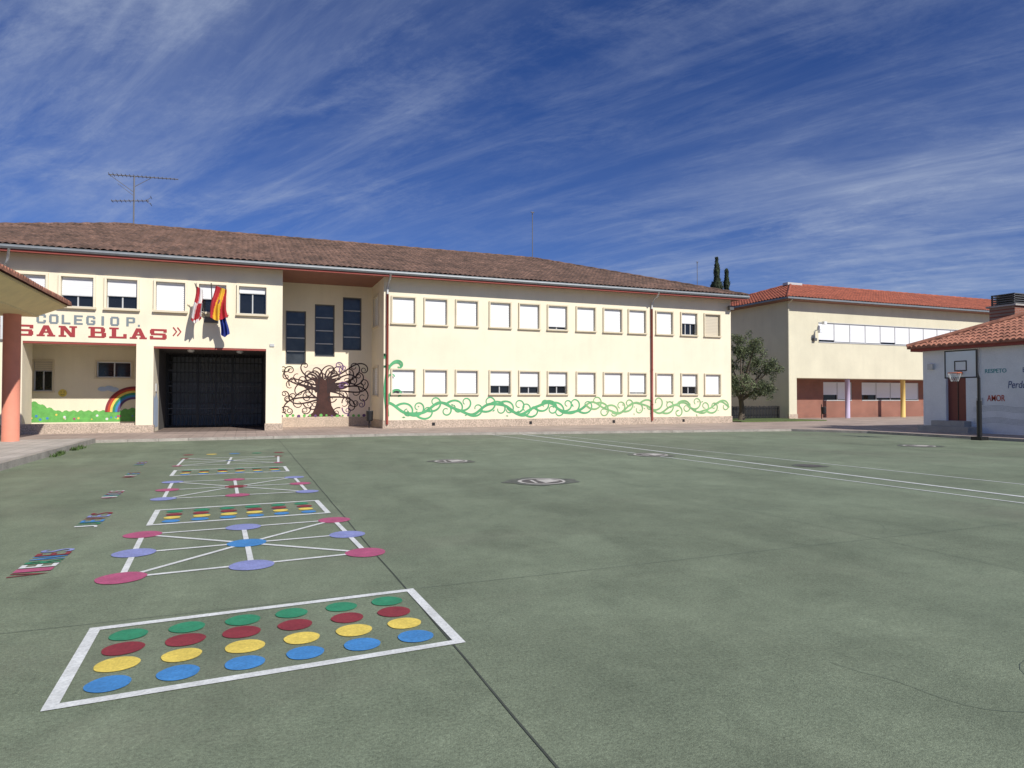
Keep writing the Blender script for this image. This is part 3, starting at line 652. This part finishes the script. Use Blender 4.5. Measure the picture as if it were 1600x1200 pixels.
# ================================================================ SHED (right, near)
sh=empty("white_outbuilding"); SX=29.1
mb=MB(); mp=mapXl(SX)
door=(19.92,20.82,.60,2.8)
wall(mb,mp,4,21.9,0,3.75,[door+(.2,)],'whitewall'); wall(mb,mapY(21.9),SX,38,0,3.75,[],'whitewall'); wall(mb,mapY(4),SX,38,0,3.75,[],'whitewall')
mb.face([(SX+.15,19.92,.6),(SX+.15,20.82,.6),(SX+.15,20.82,2.8),(SX+.15,19.92,2.8)],'door')
mb.box(SX+.13,SX+.149,20.35,20.38,.6,2.8,'black')
mb.box(28.75,38.6,3.6,22.25,3.75,3.87,'redpaint'); mb.box(28.3,SX,19.3,21.6,.1,.36,'concrete'); mb.box(28.65,SX-.001,19.7,21.2,.36,.60,'concrete')
mb.make("walls",sh)
mb=MB(); tiles(mb,(28.65,22.35,3.9),(0,-1,0),(1,0,0),18.5,5.1,2.05,True,True,'roofs',.24,.4,.09,8,.03); tiles(mb,(28.65,22.35,3.9),(1,0,0),(0,-1,0),10.2,5.1,2.05,True,True,'roofs',.24,.4,.09,8,.03)
mb.tube([(28.65,22.35,3.99),(33.75,17.25,6.05)],.12,'roofs',8); mb.tube([(33.75,17.25,6.05),(33.75,9,6.05)],.12,'roofs',8)
mb.face([(38.85,22.35,3.9),(38.85,3.85,3.9),(33.75,8.95,5.93),(33.75,17.25,5.93)],'roofs'); mb.make("tiled_roof",sh)
mb=MB(); mb.box(31.75,32.95,19.5,20.6,4.3,5.72,'brick'); mb.box(31.65,33.05,19.4,20.7,5.72,5.80,'concrete')
for i in range(5): mb.box(31.8,32.9,19.55,20.55,5.86+i*.1,5.90+i*.1,'fdark')
for a in (31.8,32.84):
    for b in (19.55,20.49): mb.box(a,a+.06,b,b+.06,5.8,6.3,'fdark')
mb.box(31.95,32.75,19.7,20.4,5.8,6.2,'black'); mb.make("chimney",sh)
rs=(math.pi/2,0,-math.pi/2)
text("RESPETO",'tteal',"lettering_respeto",sh,(SX-.008,18.66,2.74),rs,.86,.17,.005)
text("AMOR",'torg',"lettering_amor",sh,(SX-.008,18.66,1.60),rs,.72,.26,.005)
o=text("Perdón",'tblue',"lettering_perdon",sh,(SX-.008,17.75,2.15),rs,.86,.30,.0,.2)
text("BONDAD",'tblue',"lettering_b",sh,(SX-.008,17.2,2.74),rs,.8,.19,.005)
q=Rib(lambda u,v,o:(SX-.006-o,u,v),'tteal')
for base in (1.05,.55):
    for i in range(5): q.add([(16.4+t*.1,base+i*.05+.04*math.sin(t*.35)) for t in range(33)],.008,'tgrey')
q.mb.make("music_staff_mural",sh)
mb=MB(); mb.box(SX-.12,SX-.0,21.35,21.6,2.9,3.15,'frame'); mb.box(SX-.05,SX,19.2,19.45,1.3,1.6,'frame'); mb.tube([(SX-.06,19.35,.1),(SX-.06,19.35,3.7)],.025,'concrete'); mb.make("wall_fixtures",sh)

# ================================================================ BASKETBALL HOOP
bh=empty("basketball_hoop",(26.0,17.3,0)); mb=MB()
mb.tube([(0,0,.0),(0,0,2.35),(-.12,.02,2.6),(-.45,.1,2.85),(-.72,.15,2.9)],.055,'black',12); mb.tube([(0,0,0),(0,0,1.5)],.085,'black',14); mb.box(-.2,.2,-.2,.2,.0,.13,'black')
bx=-.8; y0,y1,z0,z1=-.43,.73,2.40,3.38
mb.box(bx+.01,bx+.04,y0,y1,z0,z1,'board')
fw=.045
for a,b,c,d in ((y0,y1,z0-fw,z0),(y0,y1,z1,z1+fw),(y0-fw,y0,z0-fw,z1+fw),(y1,y1+fw,z0-fw,z1+fw)): mb.box(bx,bx+.05,a,b,c,d,'black')
yc=(y0+y1)/2
for a,b,c,d in ((yc-.24,yc+.24,2.62,2.66),(yc-.24,yc+.24,2.98,3.02),(yc-.24,yc-.2,2.66,2.98),(yc+.2,yc+.24,2.66,2.98)): mb.box(bx+.002,bx+.01,a,b,c,d,'black')
rcn=(bx-.32,yc,2.55); ring=[(rcn[0]+.22*math.cos(t),rcn[1]+.22*math.sin(t),rcn[2]) for t in [2*math.pi*i/24 for i in range(25)]]
mb.tube(ring,.016,'rim',8,False); mb.box(bx-.10,bx,yc-.08,yc+.08,2.5,2.6,'rim')
for i in range(12):
    for sgn in (-1,1):
        pts=[]
        for s_ in range(5):
            t=2*math.pi*i/12+sgn*s_*.26; R=.22-.025*s_; pts.append((rcn[0]+R*math.cos(t),rcn[1]+R*math.sin(t),rcn[2]-.08*s_))
        mb.tube(pts,.005,'net',4,False)
mb.make("hoop_frame",bh)
def bin_(x,y,z=.1):
    e=empty("litter_bin",(x,y,z)); mb=MB(); mb.tube([(0,0,0),(0,0,1.05)],.03,'black',8); mb.tube([(-.0,-.18,.35),(0,-.18,.4),(0,-.18,.85)],[.13,.16,.18],'black',16); mb.tube([(0,-.18,.85),(0,-.18,.87)],[.19,.19],'fdark',16); mb.box(-.02,.02,-.1,.02,.6,.66,'black'); mb.make("bin_body",e,False)
bin_(5.75,34.1); bin_(38.6,36.9)
fe=empty("picket_fence"); mb=MB(); x=29.2
while x<35.8:
    mb.box(x,x+.09,38.0,38.03,.15,1.02+random.uniform(-.02,.03),'black'); x+=.135
mb.box(29.2,35.8,38.03,38.07,.35,.42,'black'); mb.box(29.2,35.8,38.03,38.07,.8,.87,'black'); mb.make("pickets",fe)
# ================================================================ TREES
def leaves(mb,c,rx,rz,n,size,ks,rnd):
    for _ in range(n):
        while True:
            a=[rnd.uniform(-1,1) for _ in range(3)]; d=sum(t*t for t in a)
            if d<1: break
        p=Vector((c[0]+a[0]*rx,c[1]+a[1]*rx,c[2]+a[2]*rz)); 
        u=Vector([rnd.gauss(0,1) for _ in range(3)]).normalized(); w=u.cross(Vector([rnd.gauss(0,1) for _ in range(3)])).normalized()
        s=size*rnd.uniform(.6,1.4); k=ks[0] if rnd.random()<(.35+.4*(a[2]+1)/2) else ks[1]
        mb.face([p-u*s,p+w*s*.3,p+u*s,p-w*s*.3],k)
rnd=random.Random(3)
ot=empty("olive_tree",(30.4,35.7,.1)); ot.scale=(.94,.94,.95); mb=MB()
mb.tube([(0,0,0),(.1,.05,.8),(-.05,0,1.5)],[.26,.19,.16],'bark',10)
tips=[]
for i in range(17):
    a=i*2.4; R=rnd.uniform(.6,2.05); zt=rnd.uniform(2.0,5.4); e=(R*math.cos(a),R*math.sin(a),zt); tips.append(e)
    mb.tube([(-.05,0,1.4),(e[0]*.45,e[1]*.45,1.4+(zt-1.4)*.55),e],[.11,.07,.02],'bark',7)
mb.make("trunk",ot,True); mb=MB()
for e in tips:
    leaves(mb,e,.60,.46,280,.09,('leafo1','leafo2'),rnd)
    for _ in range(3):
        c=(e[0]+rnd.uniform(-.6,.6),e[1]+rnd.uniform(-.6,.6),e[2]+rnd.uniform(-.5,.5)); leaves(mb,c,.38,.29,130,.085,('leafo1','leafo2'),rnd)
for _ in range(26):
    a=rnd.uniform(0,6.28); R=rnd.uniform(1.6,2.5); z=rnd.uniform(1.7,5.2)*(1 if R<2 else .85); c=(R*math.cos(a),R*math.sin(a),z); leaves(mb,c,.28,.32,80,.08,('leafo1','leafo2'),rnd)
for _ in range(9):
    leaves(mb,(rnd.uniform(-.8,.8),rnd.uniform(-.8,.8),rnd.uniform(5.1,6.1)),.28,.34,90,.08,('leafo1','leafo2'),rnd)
mb.make("crown",ot)
def cypress(x,y,h,rm,sd):
    r2=random.Random(sd); e=empty("cypress_tree",(x,y,0)); mb=MB(); mb.tube([(0,0,0),(0,0,h*.9)],[.2,.05],'bark',8)
    for i in range(6500):
        t=r2.random()**.8; R=rm*(math.sin(math.pi*min(1,(t*.93+.07)))**.5 if t<.5 else (1-(t-.5)*2)**.6+.06)*(.8+.35*math.sin(t*40+sd)*math.sin(t*17)); a=r2.uniform(0,6.28); q_=r2.uniform(.55,1.15)
        p=Vector((R*q_*math.cos(a),R*q_*math.sin(a),.8+t*(h-.8))); u=Vector((r2.gauss(0,.35),r2.gauss(0,.35),1)).normalized(); w=u.cross(Vector((math.cos(a),math.sin(a),0))).normalized(); s=r2.uniform(.1,.26)
        mb.face([p-u*s,p+w*s*.4,p+u*s*1.4,p-w*s*.4],'leafc1' if r2.random()<.4 else 'leafc2')
    mb.make("foliage",e)
cypress(48.9,61.3,17.2,.95,1); cypress(50.0,61.0,15.9,.8,2)
wd=MB()
for i in range(16):
    y=random.uniform(20.5,25.5); x=-4.93+random.uniform(-.02,.12)
    for k in range(22):
        a=random.uniform(0,6.28); l=random.uniform(.06,.16); u=Vector((math.cos(a)*.7,math.sin(a)*.7,.8)); p=Vector((x+random.uniform(-.08,.08),y+random.uniform(-.12,.12),.005)); w=Vector((-math.sin(a),math.cos(a),0))*.015
        wd.face([p-w,p+w,p+u*l],'weed')
wd.make("weeds")

# ================================================================ LIGHT / SKY
el=math.radians(38); az=math.radians(20)
sd=Vector((math.sin(az)*math.cos(el),-math.cos(az)*math.cos(el),math.sin(el)))
ld=D.lights.new("sun",'SUN'); ld.energy=4.8; ld.angle=math.radians(.5); ld.color=(1,.955,.88); lo=link(D.objects.new("sun",ld)); lo.rotation_euler=(-sd).to_track_quat('-Z','Y').to_euler()
w=D.worlds.new("World"); SC.world=w; w.use_nodes=True; nt=w.node_tree; N=nt.nodes; Lk=nt.links; bg=N["Background"]
sk=N.new("ShaderNodeTexSky"); sk.sky_type='NISHITA'; sk.sun_disc=False; sk.sun_elevation=el; sk.sun_rotation=math.pi-az; sk.air_density=.9; sk.dust_density=.3; sk.ozone_density=4
tc=N.new("ShaderNodeTexCoord"); sp=N.new("ShaderNodeSeparateXYZ"); Lk.new(tc.outputs["Generated"],sp.inputs[0])
def math_(op,a,b=None,c=None):
    m=N.new("ShaderNodeMath"); m.operation=op
    for i,v in enumerate((a,b,c)):
        if v is None: continue
        if isinstance(v,(int,float)): m.inputs[i].default_value=v
        else: Lk.new(v,m.inputs[i])
    return m.outputs[0]
zz=math_('MAXIMUM',sp.outputs[2],.0); den=math_('ADD',zz,.16)
cb=N.new("ShaderNodeCombineXYZ"); Lk.new(math_('DIVIDE',sp.outputs[0],den),cb.inputs[0]); Lk.new(math_('DIVIDE',sp.outputs[1],den),cb.inputs[1])
def cloud(rot,sc,scale,det,rough,dist,lo_,hi_,seed):
    mp=N.new("ShaderNodeMapping"); mp.inputs["Rotation"].default_value=(0,0,rot); mp.inputs["Location"].default_value=(seed,seed*.7,0); Lk.new(cb.outputs[0],mp.inputs[0])
    m2=N.new("ShaderNodeMapping"); m2.inputs["Scale"].default_value=sc; Lk.new(mp.outputs[0],m2.inputs[0])
    n=N.new("ShaderNodeTexNoise"); n.inputs["Scale"].default_value=scale; n.inputs["Detail"].default_value=det; n.inputs["Roughness"].default_value=rough; n.inputs["Distortion"].default_value=dist; Lk.new(m2.outputs[0],n.inputs["Vector"])
    mr=N.new("ShaderNodeMapRange"); mr.interpolation_type='SMOOTHSTEP'; mr.inputs[1].default_value=lo_; mr.inputs[2].default_value=hi_; Lk.new(n.outputs["Fac"],mr.inputs[0]); return mr.outputs[0]
R_=math.radians
c1=cloud(R_(-128),(.38,1.0,1),1.3,11,.62,.5,.42,.72,3.1)
c2=cloud(R_(-122),(.22,1.5,1),3.4,11,.68,.5,.42,.72,8.3)
c3=cloud(R_(-130),(.6,1.0,1),.6,4,.5,.3,.34,.60,4.4)
c5=cloud(R_(-135),(.7,1.3,1),2.8,13,.74,.3,.44,.74,6.1)
cl=math_('ADD',math_('ADD',math_('MULTIPLY',c1,.42),math_('MULTIPLY',c2,.34)),math_('MULTIPLY',c5,.36)); cl=math_('MULTIPLY',cl,math_('ADD',math_('MULTIPLY',c3,.72),.28)); 
haze=N.new("ShaderNodeMapRange"); haze.inputs[1].default_value=.40; haze.inputs[2].default_value=.0; haze.inputs[3].default_value=0; haze.inputs[4].default_value=.11; Lk.new(zz,haze.inputs[0])
cl=math_('MINIMUM',math_('ADD',math_('MULTIPLY',cl,.90),haze.outputs[0]),.75)
tint=N.new("ShaderNodeMix"); tint.data_type='RGBA'; tint.blend_type='MULTIPLY'; tint.inputs[0].default_value=1; Lk.new(sk.outputs[0],tint.inputs[6]); tint.inputs[7].default_value=(.33,.50,.90,1)
mx=N.new("ShaderNodeMix"); mx.data_type='RGBA'; Lk.new(cl,mx.inputs[0]); Lk.new(tint.outputs[2],mx.inputs[6]); mx.inputs[7].default_value=(4.7,5.5,7.2,1)
Lk.new(mx.outputs[2],bg.inputs["Color"]); bg.inputs["Strength"].default_value=.09
# ================================================================ CAMERA
cam=D.cameras.new("camera"); cam.lens=36*1050/1600; cam.sensor_width=36; cam.clip_end=3000; cam.clip_start=.05
co=link(D.objects.new("camera",cam)); co.location=(0,0,1.6); co.rotation_euler=(math.radians(90+1.2),0,math.radians(-21.57)); SC.camera=co
SC.view_settings.view_transform='Standard'; SC.view_settings.look='None'; SC.view_settings.exposure=0
